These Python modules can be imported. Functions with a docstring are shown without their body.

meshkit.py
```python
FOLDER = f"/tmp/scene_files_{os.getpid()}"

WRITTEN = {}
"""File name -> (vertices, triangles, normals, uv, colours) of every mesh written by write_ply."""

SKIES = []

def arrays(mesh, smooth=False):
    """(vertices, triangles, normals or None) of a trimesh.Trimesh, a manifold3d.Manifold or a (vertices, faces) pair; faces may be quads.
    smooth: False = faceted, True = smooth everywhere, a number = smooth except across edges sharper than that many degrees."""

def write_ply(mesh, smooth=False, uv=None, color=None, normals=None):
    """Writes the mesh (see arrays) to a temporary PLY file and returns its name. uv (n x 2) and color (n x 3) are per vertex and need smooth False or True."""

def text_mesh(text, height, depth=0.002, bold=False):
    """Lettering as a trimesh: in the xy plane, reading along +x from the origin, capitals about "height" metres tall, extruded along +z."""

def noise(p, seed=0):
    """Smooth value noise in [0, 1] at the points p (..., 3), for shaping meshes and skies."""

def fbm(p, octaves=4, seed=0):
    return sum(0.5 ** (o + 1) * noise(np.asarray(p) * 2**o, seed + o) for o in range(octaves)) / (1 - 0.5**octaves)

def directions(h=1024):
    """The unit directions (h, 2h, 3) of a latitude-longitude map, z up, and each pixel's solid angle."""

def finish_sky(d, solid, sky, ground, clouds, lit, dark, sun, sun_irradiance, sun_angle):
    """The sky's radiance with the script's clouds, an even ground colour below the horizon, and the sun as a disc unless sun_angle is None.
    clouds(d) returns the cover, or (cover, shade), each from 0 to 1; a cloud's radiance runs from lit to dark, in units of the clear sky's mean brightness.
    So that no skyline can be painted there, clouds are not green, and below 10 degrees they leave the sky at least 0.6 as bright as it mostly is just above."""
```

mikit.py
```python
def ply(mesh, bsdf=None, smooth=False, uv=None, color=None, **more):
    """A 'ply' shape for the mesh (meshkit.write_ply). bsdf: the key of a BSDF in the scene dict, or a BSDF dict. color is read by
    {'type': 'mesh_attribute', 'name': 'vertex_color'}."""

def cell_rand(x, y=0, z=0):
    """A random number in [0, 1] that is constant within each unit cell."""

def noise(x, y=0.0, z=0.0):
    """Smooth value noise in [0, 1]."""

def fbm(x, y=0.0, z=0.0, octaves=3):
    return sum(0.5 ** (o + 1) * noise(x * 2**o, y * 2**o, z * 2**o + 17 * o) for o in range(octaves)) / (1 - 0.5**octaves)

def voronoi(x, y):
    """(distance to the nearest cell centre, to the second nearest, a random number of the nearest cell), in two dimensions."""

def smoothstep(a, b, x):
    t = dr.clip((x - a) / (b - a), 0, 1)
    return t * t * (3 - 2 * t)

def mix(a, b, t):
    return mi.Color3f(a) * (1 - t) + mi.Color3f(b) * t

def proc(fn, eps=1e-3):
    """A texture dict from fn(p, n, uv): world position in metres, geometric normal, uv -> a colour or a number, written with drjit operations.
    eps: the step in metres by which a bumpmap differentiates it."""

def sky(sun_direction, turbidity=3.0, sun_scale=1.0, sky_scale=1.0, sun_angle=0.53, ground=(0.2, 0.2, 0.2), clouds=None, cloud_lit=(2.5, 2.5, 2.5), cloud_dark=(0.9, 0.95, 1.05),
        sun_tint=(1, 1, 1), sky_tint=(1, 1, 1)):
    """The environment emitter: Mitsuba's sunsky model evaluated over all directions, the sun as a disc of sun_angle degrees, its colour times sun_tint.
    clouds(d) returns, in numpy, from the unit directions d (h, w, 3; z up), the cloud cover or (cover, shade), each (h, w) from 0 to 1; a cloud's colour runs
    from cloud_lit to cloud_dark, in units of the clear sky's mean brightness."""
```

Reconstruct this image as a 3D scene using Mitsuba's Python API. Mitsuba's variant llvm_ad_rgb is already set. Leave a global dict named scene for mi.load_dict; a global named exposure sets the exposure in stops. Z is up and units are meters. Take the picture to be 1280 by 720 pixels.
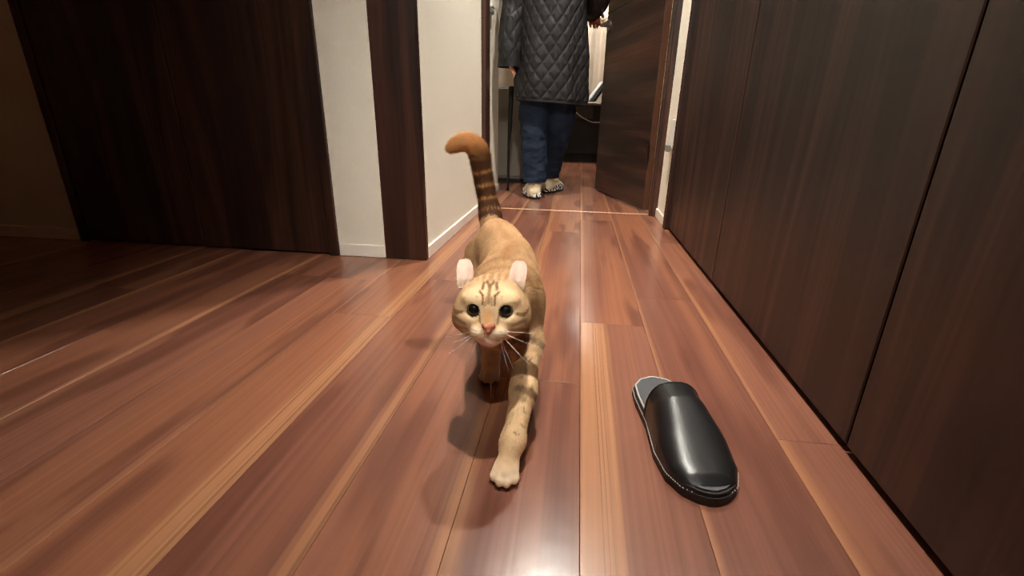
import math
import numpy as np
import trimesh
import mitsuba as mi
import drjit as dr
import shapely.geometry as sg
import mikit
import meshkit
from mikit import noise, fbm, cell_rand, smoothstep, mix

T = mi.ScalarTransform4f
rng = np.random.default_rng(7)
scene, labels = {}, {}

# ------------------------------------------------------------------ camera
FOCAL, YAW, PITCH, ROLL, CAM_H = 580.78, math.radians(-7.5487), math.radians(20.0133), math.radians(1.0714), 0.45
fw = np.array([math.sin(YAW) * math.cos(PITCH), math.cos(YAW) * math.cos(PITCH), -math.sin(PITCH)])
rt = np.array([math.cos(YAW), -math.sin(YAW), 0.0])
up = np.cross(rt, fw)
up2 = -math.sin(ROLL) * rt + math.cos(ROLL) * up
eye = np.array([0.0, 0.0, CAM_H])
scene['camera'] = {'type': 'perspective', 'fov_axis': 'x', 'fov': 2 * math.degrees(math.atan(640 / FOCAL)), 'near_clip': 0.02, 'far_clip': 60.0,
                   'to_world': T().look_at(origin=eye.tolist(), target=(eye + fw).tolist(), up=up2.tolist())}
exposure = 0.0

# ------------------------------------------------------------------ lamps: recessed ceiling downlights (x, y, hole radius, recess depth, disc radius, radiance)
CEIL = 2.40
WARM = np.array([1.0, 0.945, 0.845])
LAMPS = [
    (-0.03, 0.68, 0.052, 0.14, 0.034, 5000.0),
    (-0.02, 2.00, 0.062, 0.055, 0.048, 2800.0),
    (-0.90, 3.60, 0.060, 0.03, 0.050, 550.0),
    (0.20, 5.70, 0.060, 0.03, 0.050, 1500.0),
]
# a ceiling spotlight behind the camera, aimed down the hallway: place, aim, radiance
SPOT, SPOT_AIM, SPOT_L = np.array([0.10, -0.90, 2.24]), np.array([-0.12, 1.50, 0.32]), 9500.0

# ------------------------------------------------------------------ helpers


def add(key, mesh, bsdf, smooth=False, **more):
    assert key not in scene, key
    scene[key] = mikit.ply(mesh, bsdf, smooth=smooth, **more)
    return key


def uniq(key):
    if key not in scene and not any(k.startswith(key + '__') for k in scene) and key not in labels:
        return key
    i = 1
    while True:
        k = f'{key}_{i:03d}'
        if k not in scene and not any(q.startswith(k + '__') for q in scene) and k not in labels:
            return k
        i += 1


def label(key, text, cat=None, group=None, kind=None):
    d = {'label': text}
    if cat:
        d['category'] = cat
    if group:
        d['group'] = group
    if kind:
        d['kind'] = kind
    labels[key] = d


def struct(key, mesh, bsdf, text, smooth=False):
    add(key, mesh, bsdf, smooth)
    label(key, text, kind='structure')


def box(x0, x1, y0, y1, z0, z1, bevel=0.0):
    if bevel <= 0:
        m = trimesh.creation.box(extents=(x1 - x0, y1 - y0, z1 - z0))
        m.apply_translation(((x0 + x1) / 2, (y0 + y1) / 2, (z0 + z1) / 2))
        return m
    b = min(bevel, (x1 - x0) / 2.01, (y1 - y0) / 2.01, (z1 - z0) / 2.01)
    pts = []
    for sx in (0, 1):
        for sy in (0, 1):
            for sz in (0, 1):
                c = np.array([(x0, x1)[sx], (y0, y1)[sy], (z0, z1)[sz]])
                s = np.array([(1, -1)[sx], (1, -1)[sy], (1, -1)[sz]]) * b
                for k in range(3):
                    q = c + s
                    q[k] = c[k]
                    pts.append(q)
    return trimesh.convex.convex_hull(np.array(pts))


def cat_meshes(ms):
    return trimesh.util.concatenate(ms)


def frame_to(d):
    d = np.asarray(d, float)
    d = d / np.linalg.norm(d)
    a = np.array([0, 0, 1.0]) if abs(d[2]) < 0.9 else np.array([1.0, 0, 0])
    u = np.cross(a, d)
    u /= np.linalg.norm(u)
    return u, np.cross(d, u), d


def tube(pts, radii, n=10, caps=True):
    pts = np.asarray(pts, float)
    radii = np.broadcast_to(np.asarray(radii, float), (len(pts),))
    tang = np.gradient(pts, axis=0)
    u, v, _ = frame_to(tang[0])
    rings = []
    for i, p in enumerate(pts):
        t = tang[i] / np.linalg.norm(tang[i])
        u = u - t * (u @ t)
        u /= np.linalg.norm(u)
        v = np.cross(t, u)
        a = np.arange(n) * 2 * np.pi / n
        rings.append(p + radii[i] * (np.cos(a)[:, None] * u + np.sin(a)[:, None] * v))
    return loft(rings, caps)


def loft(rings, caps=True):
    rings = np.array(rings)
    m, n = rings.shape[:2]
    v = rings.reshape(-1, 3)
    i, j = np.meshgrid(np.arange(m - 1), np.arange(n), indexing='ij')
    a, b = (i * n + j).ravel(), (i * n + (j + 1) % n).ravel()
    f = np.vstack([np.stack([a, b, b + n], 1), np.stack([a, b + n, a + n], 1)])
    if caps:
        c0, c1 = len(v), len(v) + 1
        v = np.vstack([v, rings[0].mean(0), rings[-1].mean(0)])
        k = np.arange(n)
        f = np.vstack([f, np.stack([np.full(n, c0), (k + 1) % n, k], 1), np.stack([np.full(n, c1), (m - 1) * n + k, (m - 1) * n + (k + 1) % n], 1)])
    return trimesh.Trimesh(v, f, process=False)


def bez(pts, n):
    """Catmull-Rom through the points."""
    p = np.asarray(pts, float)
    q = np.vstack([2 * p[0] - p[1], p, 2 * p[-1] - p[-2]])
    t = np.linspace(0, len(p) - 1 - 1e-9, n)
    i = t.astype(int)
    s = (t - i)[:, None]
    a, b, c, d = q[i], q[i + 1], q[i + 2], q[i + 3]
    return 0.5 * (2 * b + (c - a) * s + (2 * a - 5 * b + 4 * c - d) * s**2 + (3 * b - 3 * c + d - a) * s**3)


class Field:
    """A smooth union of primitives on a grid, meshed by surface nets."""

    def __init__(self, lo, hi, res):
        self.lo, self.res = np.array(lo, float), res
        self.n = np.ceil((np.array(hi) - lo) / res).astype(int) + 1
        self.v = np.full(self.n, 1.0, np.float32)

    def block(self, lo, hi, pad):
        a = np.maximum(np.floor((np.array(lo) - pad - self.lo) / self.res).astype(int), 0)
        b = np.minimum(np.ceil((np.array(hi) + pad - self.lo) / self.res).astype(int) + 1, self.n)
        s = tuple(slice(i, j) for i, j in zip(a, b))
        g = np.meshgrid(*[(self.lo[k] + np.arange(a[k], b[k]) * self.res).astype(np.float32) for k in range(3)], indexing='ij', sparse=True)
        return s, g

    def join(self, s, d, k, sub=False):
        o = self.v[s]
        if sub:
            h = np.maximum(k - np.abs(o + d), 0) / k
            self.v[s] = np.maximum(o, -d) + h * h * k * 0.25
        else:
            h = np.maximum(k - np.abs(o - d), 0) / k
            self.v[s] = np.minimum(o, d) - h * h * k * 0.25

    def cone(self, a, b, ra, rb, k=0.02):
        a, b = np.array(a, float), np.array(b, float)
        r = max(ra, rb)
        s, (x, y, z) = self.block(np.minimum(a, b) - r, np.maximum(a, b) + r, k + 3 * self.res)
        ab = b - a
        l2 = max(ab @ ab, 1e-12)
        t = np.clip(((x - a[0]) * ab[0] + (y - a[1]) * ab[1] + (z - a[2]) * ab[2]) / l2, 0, 1)
        d = np.sqrt((x - a[0] - t * ab[0])**2 + (y - a[1] - t * ab[1])**2 + (z - a[2] - t * ab[2])**2) - (ra + (rb - ra) * t)
        self.join(s, d, k)

    def chain(self, pts, rs, k=0.02):
        for i in range(len(pts) - 1):
            self.cone(pts[i], pts[i + 1], rs[i], rs[i + 1], k)

    def ell(self, c, r, k=0.02, R=None, sub=False):
        """ellipsoid with radii r along the rows of R"""
        c, r = np.array(c, float), np.array(r, float)
        R = np.eye(3) if R is None else R
        m = r.max()
        s, (x, y, z) = self.block(c - m, c + m, k + 3 * self.res)
        q = [((x - c[0]) * R[i][0] + (y - c[1]) * R[i][1] + (z - c[2]) * R[i][2]) for i in range(3)]
        k0 = np.sqrt(sum((q[i] / r[i])**2 for i in range(3)))
        k1 = np.sqrt(sum((q[i] / r[i]**2)**2 for i in range(3)))
        self.join(s, k0 * (k0 - 1) / np.maximum(k1, 1e-9), k, sub)

    def mesh(self, relax=0):
        v = self.v
        inside = v < 0
        nx, ny, nz = self.n
        c = np.zeros((nx - 1, ny - 1, nz - 1), np.int8)
        for i in (0, 1):
            for j in (0, 1):
                for k in (0, 1):
                    c += inside[i:nx - 1 + i, j:ny - 1 + j, k:nz - 1 + k]
        cells = np.argwhere((c > 0) & (c < 8))
        idx = np.full(c.shape, -1, np.int32)
        idx[tuple(cells.T)] = np.arange(len(cells))
        acc, cnt = np.zeros((len(cells), 3)), np.zeros(len(cells))
        corners = [np.array([i, j, k]) for i in (0, 1) for j in (0, 1) for k in (0, 1)]
        for p in corners:
            for ax in range(3):
                if p[ax]:
                    continue
                q = p.copy()
                q[ax] = 1
                va, vb = v[tuple((cells + p).T)], v[tuple((cells + q).T)]
                on = (va < 0) != (vb < 0)
                t = np.where(on, va / np.where(on, va - vb, 1), 0)
                acc[on] += (p + t[:, None] * (q - p))[on]
                cnt[on] += 1
        pts = self.lo + (cells + acc / cnt[:, None]) * self.res
        faces = []
        for ax in range(3):
            b, d = (ax + 1) % 3, (ax + 2) % 3
            sl0, sl1 = [slice(None)] * 3, [slice(None)] * 3
            sl0[ax], sl1[ax] = slice(0, -1), slice(1, None)
            e = np.argwhere(inside[tuple(sl0)] != inside[tuple(sl1)])
            e = e[(e[:, b] > 0) & (e[:, d] > 0) & (e[:, b] < self.n[b] - 1) & (e[:, d] < self.n[d] - 1)]
            flip = inside[tuple(e.T)]
            ub, ud = np.eye(3, dtype=int)[b], np.eye(3, dtype=int)[d]
            quad = np.stack([idx[tuple((e - ub - ud).T)], idx[tuple((e - ud).T)], idx[tuple(e.T)], idx[tuple((e - ub).T)]], 1)
            quad[~flip] = quad[~flip][:, ::-1]
            faces.append(quad)
        f = np.vstack(faces)
        m = trimesh.Trimesh(pts, np.vstack([f[:, [0, 1, 2]], f[:, [0, 2, 3]]]), process=False)
        if relax:
            trimesh.smoothing.filter_taubin(m, iterations=relax)
        return m


def pb(key, color, rough=0.5, spec=0.5, **more):
    scene[key] = {'type': 'twosided', 'bsdf': {'type': 'principled', 'base_color': color if isinstance(color, dict) else {'type': 'rgb', 'value': list(color)}, 'roughness': rough, 'specular': spec, **more}}
    return key


def srgb(r, g, b):
    c = np.array([r, g, b]) / 255.0
    return np.where(c <= 0.04045, c / 12.92, ((c + 0.055) / 1.055)**2.4)


def lin(r, g, b):
    return mi.Color3f(*[float(x) for x in srgb(r, g, b)])


# ------------------------------------------------------------------ materials
PW, PX0 = 0.14805, 0.0292          # plank width and the seam under the camera


def floor_colour(p, n, uv):
    """Printed hardwood: each board has its own heartwood tone, a sapwood flank on one side and cathedral figure."""
    i = dr.floor((p.x - PX0) / PW)
    u = (p.x - PX0) / PW - i
    r1, r2, r3 = cell_rand(i, 3), cell_rand(i, 7), cell_rand(i, 11)
    # joint: shift of the board along its length (same rule as the geometry)
    k = dr.floor((p.y - joint_shift(i)) / PLEN)
    s1, s2 = cell_rand(i, k, 5), cell_rand(i, k, 9)
    y = p.y + 7.3 * s1
    warp = 0.35 * (fbm(u * 1.5 + 13 * s2, y * 2.2, i) - 0.5)
    heart = mix(lin(150, 96, 75), lin(130, 80, 63), s1)
    heart = mix(heart, lin(158, 100, 72), smoothstep(0.35, 0.75, fbm(u * 2.2 + 5 * s1, y * 1.2, i + 3)))
    # darker cathedral patches
    cath = smoothstep(0.50, 0.72, fbm(u * 2.6 + 9 * s1 + warp, y * 2.4, i * 3 + k))
    heart = mix(heart, lin(112, 66, 52), cath * 0.75)
    right = dr.select(r1 > 0.4, mi.Float(1), mi.Float(0))
    right = dr.select((i == 0) | (i == -1) | (i == 1) | (i == 2), mi.Float(0), right)
    right = dr.select((i == -2) | (i == -3) | (i == -4), mi.Float(1), right)
    flank = dr.select(right > 0.5, 1 - u, u)
    wide = 0.04 + 0.18 * s2 * s1 + 0.05 * dr.sin(y * 5 + 6 * r3) * r3
    wide = dr.select(i == 0, dr.select(k < 0.5, 0.37 + 0.03 * dr.sin(y * 6), mi.Float(0.07)), wide)
    wide = dr.select(i == 1, mi.Float(0.035), wide)
    wide = dr.select(i == -1, 0.15 + 0.06 * dr.sin(y * 11), wide)
    wide = dr.select(i == -3, mi.Float(0.13), wide)
    wide = dr.select(i == -4, mi.Float(0.28), wide)
    sap = 1 - smoothstep(wide - 0.06, wide + 0.05, flank + warp * 0.18)
    base = mix(heart, mix(lin(198, 140, 96), lin(190, 130, 92), s2), sap * (0.45 + 0.35 * r2))
    # fine grain lines along the board
    line = noise(u * 46 + 6 * warp + 3 * dr.sin(y * 1.1 + s1 * 6), y * 1.0, i)
    fine = noise(u * 130 + 9 * warp, y * 9, i)
    g = 0.86 + 0.20 * line - 0.10 * smoothstep(0.78, 0.95, noise(u * 30 + 10 * warp, y * 0.7, i + k)) + 0.05 * fine
    pore = smoothstep(0.66, 0.80, noise(u * 52 + 5 * warp + dr.sin(y * 1.3), y * 0.45, i + 20)) * sap
    g = g * (1 - 0.26 * pore)
    return base * g * mi.Color3f(0.70, 0.74, 0.79)


PLEN = 1.214


def joint_shift(i):
    s = cell_rand(i, 2) * PLEN
    s = dr.select(i == 0, mi.Float(1.022 - PLEN), s)
    return dr.select(i == -1, mi.Float(0.744 - PLEN), s)


scene['wood_floor'] = {'type': 'twosided', 'bsdf': {'type': 'principled', 'base_color': mikit.proc(floor_colour), 'roughness': 0.23, 'specular': 0.6}}


def wenge(axis, dim=1.0):
    def fn(p, n, uv):
        a, b, c = (p.x, p.y, p.z) if axis == 'z' else (p.z, p.x * 0.33 + p.y, p.x * 0)
        along = c if axis == 'z' else b
        across = a + b if axis == 'z' else a
        w = fbm(across * 9, along * 0.9, 3)
        l = noise(across * 160 + w * 14, along * 3.0, 1)
        m = smoothstep(0.35, 0.8, fbm(across * 22 + w * 4, along * 1.3, 8))
        col = mix(lin(46, 27, 22), lin(74, 44, 33), m)
        return col * ((0.75 + 0.5 * l) * dim)
    return mikit.proc(fn)


pb('wenge_upright', wenge('z', 0.6), 0.40)
def door_grain(p, n, uv):
    s = p.x * -0.326 + p.y * 0.945
    w = fbm(p.z * 3, s * 0.8, 4)
    m = smoothstep(0.38, 0.78, fbm(p.z * 16 + w * 2, s * 1.3, 2))
    k = smoothstep(0.55, 0.80, fbm(p.z * 5, s * 0.7, 12))
    l = noise(p.z * 150 + w * 10, s * 3.5, 6)
    return mix(mix(lin(40, 28, 25), lin(62, 42, 34), m), lin(84, 48, 36), k * 0.6) * (0.78 + 0.4 * l)


pb('wenge_dark', wenge('z', 0.55), 0.40)
pb('wenge_across', mikit.proc(door_grain), 0.36)
pb('jamb_brown', wenge('z'), 0.35)


def wall_colour(p, n, uv):
    t = noise(p.x * 420, p.y * 420, p.z * 420)
    return lin(226, 220, 204) * (0.965 + 0.05 * t)


pb('wall_paper', mikit.proc(wall_colour), 0.85, 0.2)
pb('white_trim', srgb(232, 226, 214), 0.5)
pb('ceiling_white', srgb(230, 226, 218), 0.9, 0.2)
pb('plastic_white', srgb(236, 234, 228), 0.35)
pb('plastic_grey', srgb(120, 120, 112), 0.45)
pb('edge_brown', srgb(92, 58, 40), 0.5)
pb('steel', srgb(190, 186, 180), 0.28, 0.5, metallic=1.0)
pb('dark_steel', srgb(70, 66, 62), 0.3, 0.5, metallic=1.0)
pb('brushed_strip', srgb(186, 146, 118), 0.35, 0.5)
pb('can_white', srgb(225, 225, 220), 0.6)
pb('cabinet_grey', srgb(128, 124, 116), 0.55)
pb('black_gloss', srgb(16, 14, 14), 0.35)
pb('black_matte', srgb(14, 13, 13), 0.6)
pb('desk_top', srgb(96, 92, 90), 0.4)
pb('drawer_brown', srgb(44, 32, 28), 0.5)
pb('cable_white', srgb(170, 160, 150), 0.5)
pb('paper_white', srgb(225, 230, 235), 0.6)
pb('paper_blue', srgb(140, 170, 190), 0.5)
pb('cover_dark', srgb(52, 58, 66), 0.5)
pb('curtain_cloth', srgb(222, 208, 192), 0.9, 0.1, sheen=0.4)

# ------------------------------------------------------------------ setting
XL, XR = -0.485, 0.408            # corridor walls
YP, YF = 1.435, 2.45              # the corner post, the far door frame
BACK, FAR = -1.6, 6.25

# floor boards
floor = box(-2.45, 1.45, BACK, FAR, -0.06, -0.014)
struct('floor', floor, 'black_matte', 'glossy reddish brown plank floor of the hallway')


def plank(x0, x1, y0, y1):
    g, c = 0.0003, 0.0004
    lo, hi = np.array([x0 + g, y0 + g]), np.array([x1 - g, y1 - g])
    ring = lambda a, z: [[lo[0] + a, lo[1] + a, z], [hi[0] - a, lo[1] + a, z], [hi[0] - a, hi[1] - a, z], [lo[0] + a, hi[1] - a, z]]
    return loft([ring(0, -0.014), ring(0, -c), ring(c, 0.0)], True)


cr = lambda *a: float(np.array(cell_rand(*[mi.Float(float(q)) for q in a])).ravel()[0])
THRESH = 2.452
for i in range(-17, 10):
    x0 = PX0 + i * PW
    if x0 > 1.4:
        continue
    sh = cr(i, 2) * PLEN
    sh = {0: 1.022 - PLEN, -1: 0.744 - PLEN}.get(i, sh)
    k0 = math.floor((BACK - sh) / PLEN)
    y = sh + k0 * PLEN
    while y < FAR:
        a, b = max(y, BACK), min(y + PLEN, FAR)
        for a2, b2 in ((a, min(b, THRESH - 0.012)), (max(a, THRESH + 0.012), b)):
            if b2 - a2 < 0.01:
                continue
            x1 = min(x0 + PW, 1.45)
            wall_left_side = x1 < XL - 0.02
            if a2 > YP and x1 < XL - 0.03 and b2 < 2.5:
                continue
            if b2 < THRESH and x0 > XR + 0.02:
                continue
            add(uniq('floor__plank'), plank(x0, x1, a2, b2), 'wood_floor')
        y += PLEN

add('floor__threshold_strip', box(XL + 0.012, XR - 0.02, THRESH - 0.0085, THRESH + 0.0085, -0.014, 0.0012, 0.001), 'brushed_strip')
label('floor__threshold_strip', 'pale thin strip across the floor in the doorway')

# ceiling with round recesses
poly = sg.box(-2.5, BACK, 1.5, FAR)
for x, y, r, dep, rd, L in LAMPS:
    poly = poly.difference(sg.Point(x, y).buffer(r, 24))
ceil = trimesh.creation.extrude_polygon(poly, 0.16, engine='earcut')
ceil.apply_translation((0, 0, CEIL))
struct('ceiling', ceil, 'ceiling_white', 'plain white ceiling of the hallway')
lamp_names = ['recessed round downlight in the hallway ceiling above the cat', 'recessed round downlight in the hallway ceiling before the open door',
              'recessed round downlight in the far room ceiling at its left', 'recessed round downlight in the far room ceiling before the curtain']
for (x, y, r, dep, rd, L), text in zip(LAMPS, lamp_names):
    key = uniq('ceiling_downlight')
    a = np.arange(33) / 32 * 2 * np.pi
    ring = trimesh.creation.annulus(r - 0.002, r + 0.014, 0.004, sections=48)
    ring.apply_translation((x, y, CEIL - 0.002))
    add(key + '__trim_ring', ring, 'can_white')
    can = trimesh.creation.annulus(r - 0.003, r - 0.0005, dep + 0.01, sections=48)
    can.apply_translation((x, y, CEIL + (dep + 0.01) / 2))
    add(key + '__reflector', can, 'can_white')
    disc = trimesh.creation.cylinder(rd, 0.006, sections=40)
    disc.apply_translation((x, y, CEIL + dep + 0.003))
    add(key + '__light_disc', disc, 'plastic_white')
    scene[key + '__light_disc']['emitter'] = {'type': 'area', 'radiance': {'type': 'rgb', 'value': (WARM * L).tolist()}}
    back = trimesh.creation.cylinder(r - 0.003, 0.004, sections=40)
    back.apply_translation((x, y, CEIL + dep + 0.009))
    add(key + '__back_plate', back, 'can_white')
    label(key, text, 'ceiling light')

# spotlight on the ceiling behind the camera
sd = (SPOT_AIM - SPOT) / np.linalg.norm(SPOT_AIM - SPOT)
spot_M = trimesh.geometry.align_vectors([0, 0, 1], sd)


def on_spot(m):
    m = m.copy()
    m.apply_transform(spot_M)
    m.apply_translation(SPOT)
    return m


add('ceiling_spotlight__housing', cat_meshes([on_spot(trimesh.creation.annulus(0.042, 0.045, 0.168, sections=48)), on_spot(trimesh.creation.cylinder(0.0425, 0.004, sections=40).apply_translation((0, 0, -0.082)))]), 'can_white', 30)
add('ceiling_spotlight__light_disc', on_spot(trimesh.creation.cylinder(0.030, 0.006, sections=40).apply_translation((0, 0, -0.071))), 'plastic_white',
    emitter={'type': 'area', 'radiance': {'type': 'rgb', 'value': (WARM * SPOT_L).tolist()}})
add('ceiling_spotlight__stem', tube([SPOT - sd * 0.08, SPOT + [0, -0.075, 0.12], SPOT + [0, -0.075, CEIL - SPOT[2]]], 0.007, 12), 'can_white', 30)
add('ceiling_spotlight__canopy', trimesh.creation.cylinder(0.04, 0.02, sections=40).apply_translation((SPOT[0], SPOT[1] - 0.075, CEIL - 0.01)), 'can_white', 30)
label('ceiling_spotlight', 'white ceiling spotlight behind the camera aimed down the hallway', 'ceiling light')

# walls
W = 0.10
WX0, WX1 = -1.76, -0.82       # closet door opening in the wall that faces the camera
struct('wall_left', cat_meshes([
    box(XL - W, XL, YP + 0.02, YF - 0.05, 0, CEIL),
    box(WX1, -0.62, YP + 0.008, YP + 0.008 + W, 0, CEIL), box(-2.45, WX0, YP + 0.008, YP + 0.008 + W, 0, CEIL), box(WX0, WX1, YP + 0.008, YP + 0.008 + W, 2.02, CEIL)]),
    'wall_paper', 'cream papered wall on the left of the hallway')
struct('wall_side', box(-2.45, -2.35, BACK, YP, 0, CEIL), 'wall_paper', 'cream wall closing the dim hall at far left')
struct('wall_back', box(-2.45, 1.0, BACK - 0.1, BACK, 0, CEIL), 'wall_paper', 'cream wall behind the camera')
struct('wall_right', cat_meshes([box(XR, XR + W, 2.14, YF - 0.05, 0, CEIL), box(XR, XR + W, -1.6, -0.9, 0, CEIL), box(XR, XR + W, -0.9, 2.14, 2.10, CEIL)]), 'wall_paper', 'narrow strip of cream wall between dark door casing and door frame at right')
struct('wall_passage', box(-0.62, -0.522, YF + 0.06, 3.12, 0, CEIL), 'wall_paper', 'short cream wall just beyond the left door jamb')
struct('wall_far', box(-2.45, 1.45, FAR, FAR + 0.1, 0, CEIL), 'wall_paper', 'pale wall at the end of the far room behind the curtain')
struct('wall_room_left', box(-2.45, -2.35, YF + 0.08, FAR, 0, CEIL), 'wall_paper', 'pale left wall of the far room')
struct('wall_room_right', box(1.35, 1.45, YF + 0.08, FAR, 0, CEIL), 'wall_paper', 'pale right wall of the far room')
struct('wall_partition', cat_meshes([box(-2.45, XL - 0.03, YF - 0.045, YF + 0.055, 0, CEIL), box(0.415, 1.45, YF - 0.045, YF + 0.055, 0, CEIL), box(XL - 0.03, 0.415, YF - 0.045, YF + 0.055, 2.06, CEIL)]),
       'wall_paper', 'pale wall around the doorway')


def baseboard(x0, x1, y0, y1, h=0.043):
    return cat_meshes([box(x0, x1, y0, y1, 0, h, 0.002)])


struct('baseboard_left', box(XL - 0.001, XL + 0.007, YP + 0.026, YF - 0.047, 0, 0.043, 0.0025), 'white_trim', 'low white skirting along the left hallway wall')
struct('baseboard_front', cat_meshes([box(WX1 + 0.035, -0.622, YP + 0.001, YP + 0.009, 0, 0.043, 0.0025), box(-2.35, WX0 - 0.035, YP + 0.001, YP + 0.009, 0, 0.043, 0.0025)]), 'white_trim', 'low white skirting at the left of the dark corner post')
struct('baseboard_right', box(XR - 0.007, XR + 0.001, 2.16, YF - 0.047, 0, 0.043, 0.0025), 'white_trim', 'short white skirting on the right hallway wall')
struct('baseboard_passage', box(-0.523, -0.515, YF + 0.07, 3.122, 0, 0.043, 0.0025), 'white_trim', 'white skirting beyond the left door jamb')

# dark post that caps the end of the left wall
struct('trim_1', cat_meshes([box(-0.621, -0.479, YP, YP + 0.024, 0, CEIL, 0.002), box(-0.621, -0.586, YP + 0.02, YP + 0.12, 0, CEIL, 0.002)]), 'wenge_upright', 'broad dark brown wooden post at the corner of the left wall')

# far door: frame, leaf, hardware
label('door_1', 'dark brown door standing open at the end of the hallway', kind='structure')
add('door_1__jamb', box(XL - 0.022, -0.464, YF - 0.052, YF + 0.062, 0, 2.06, 0.0015), 'jamb_brown')
add('door_1__jamb_001', box(0.384, 0.412, YF - 0.052, YF + 0.03, 0, 2.06, 0.0015), 'jamb_brown')
add('door_1__jamb_001__door_stop', box(0.372, 0.3845, YF - 0.045, YF - 0.012, 0, 2.05, 0.001), 'jamb_brown')
add('door_1__head', box(XL - 0.022, 0.412, YF - 0.052, YF + 0.062, 2.03, 2.06, 0.0015), 'jamb_brown')
hinge, edge = np.array([0.352, 2.520]), np.array([0.123, 3.262])
dl = np.linalg.norm(edge - hinge)
ddir = (edge - hinge) / dl
dn = np.array([-ddir[1], ddir[0]])       # towards the hallway side
if dn[0] > 0:
    dn = -dn


def on_door(m):
    """door coordinates: x along the leaf from the hinge, y out of its hallway face, z up"""
    M = np.eye(4)
    M[:2, 0], M[:2, 1] = ddir, dn
    M[:2, 3] = hinge
    if np.linalg.det(M[:3, :3]) < 0:
        m = m.copy()
        m.apply_transform(M)
        return m
    m = m.copy()
    m.apply_transform(M)
    return m


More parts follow.
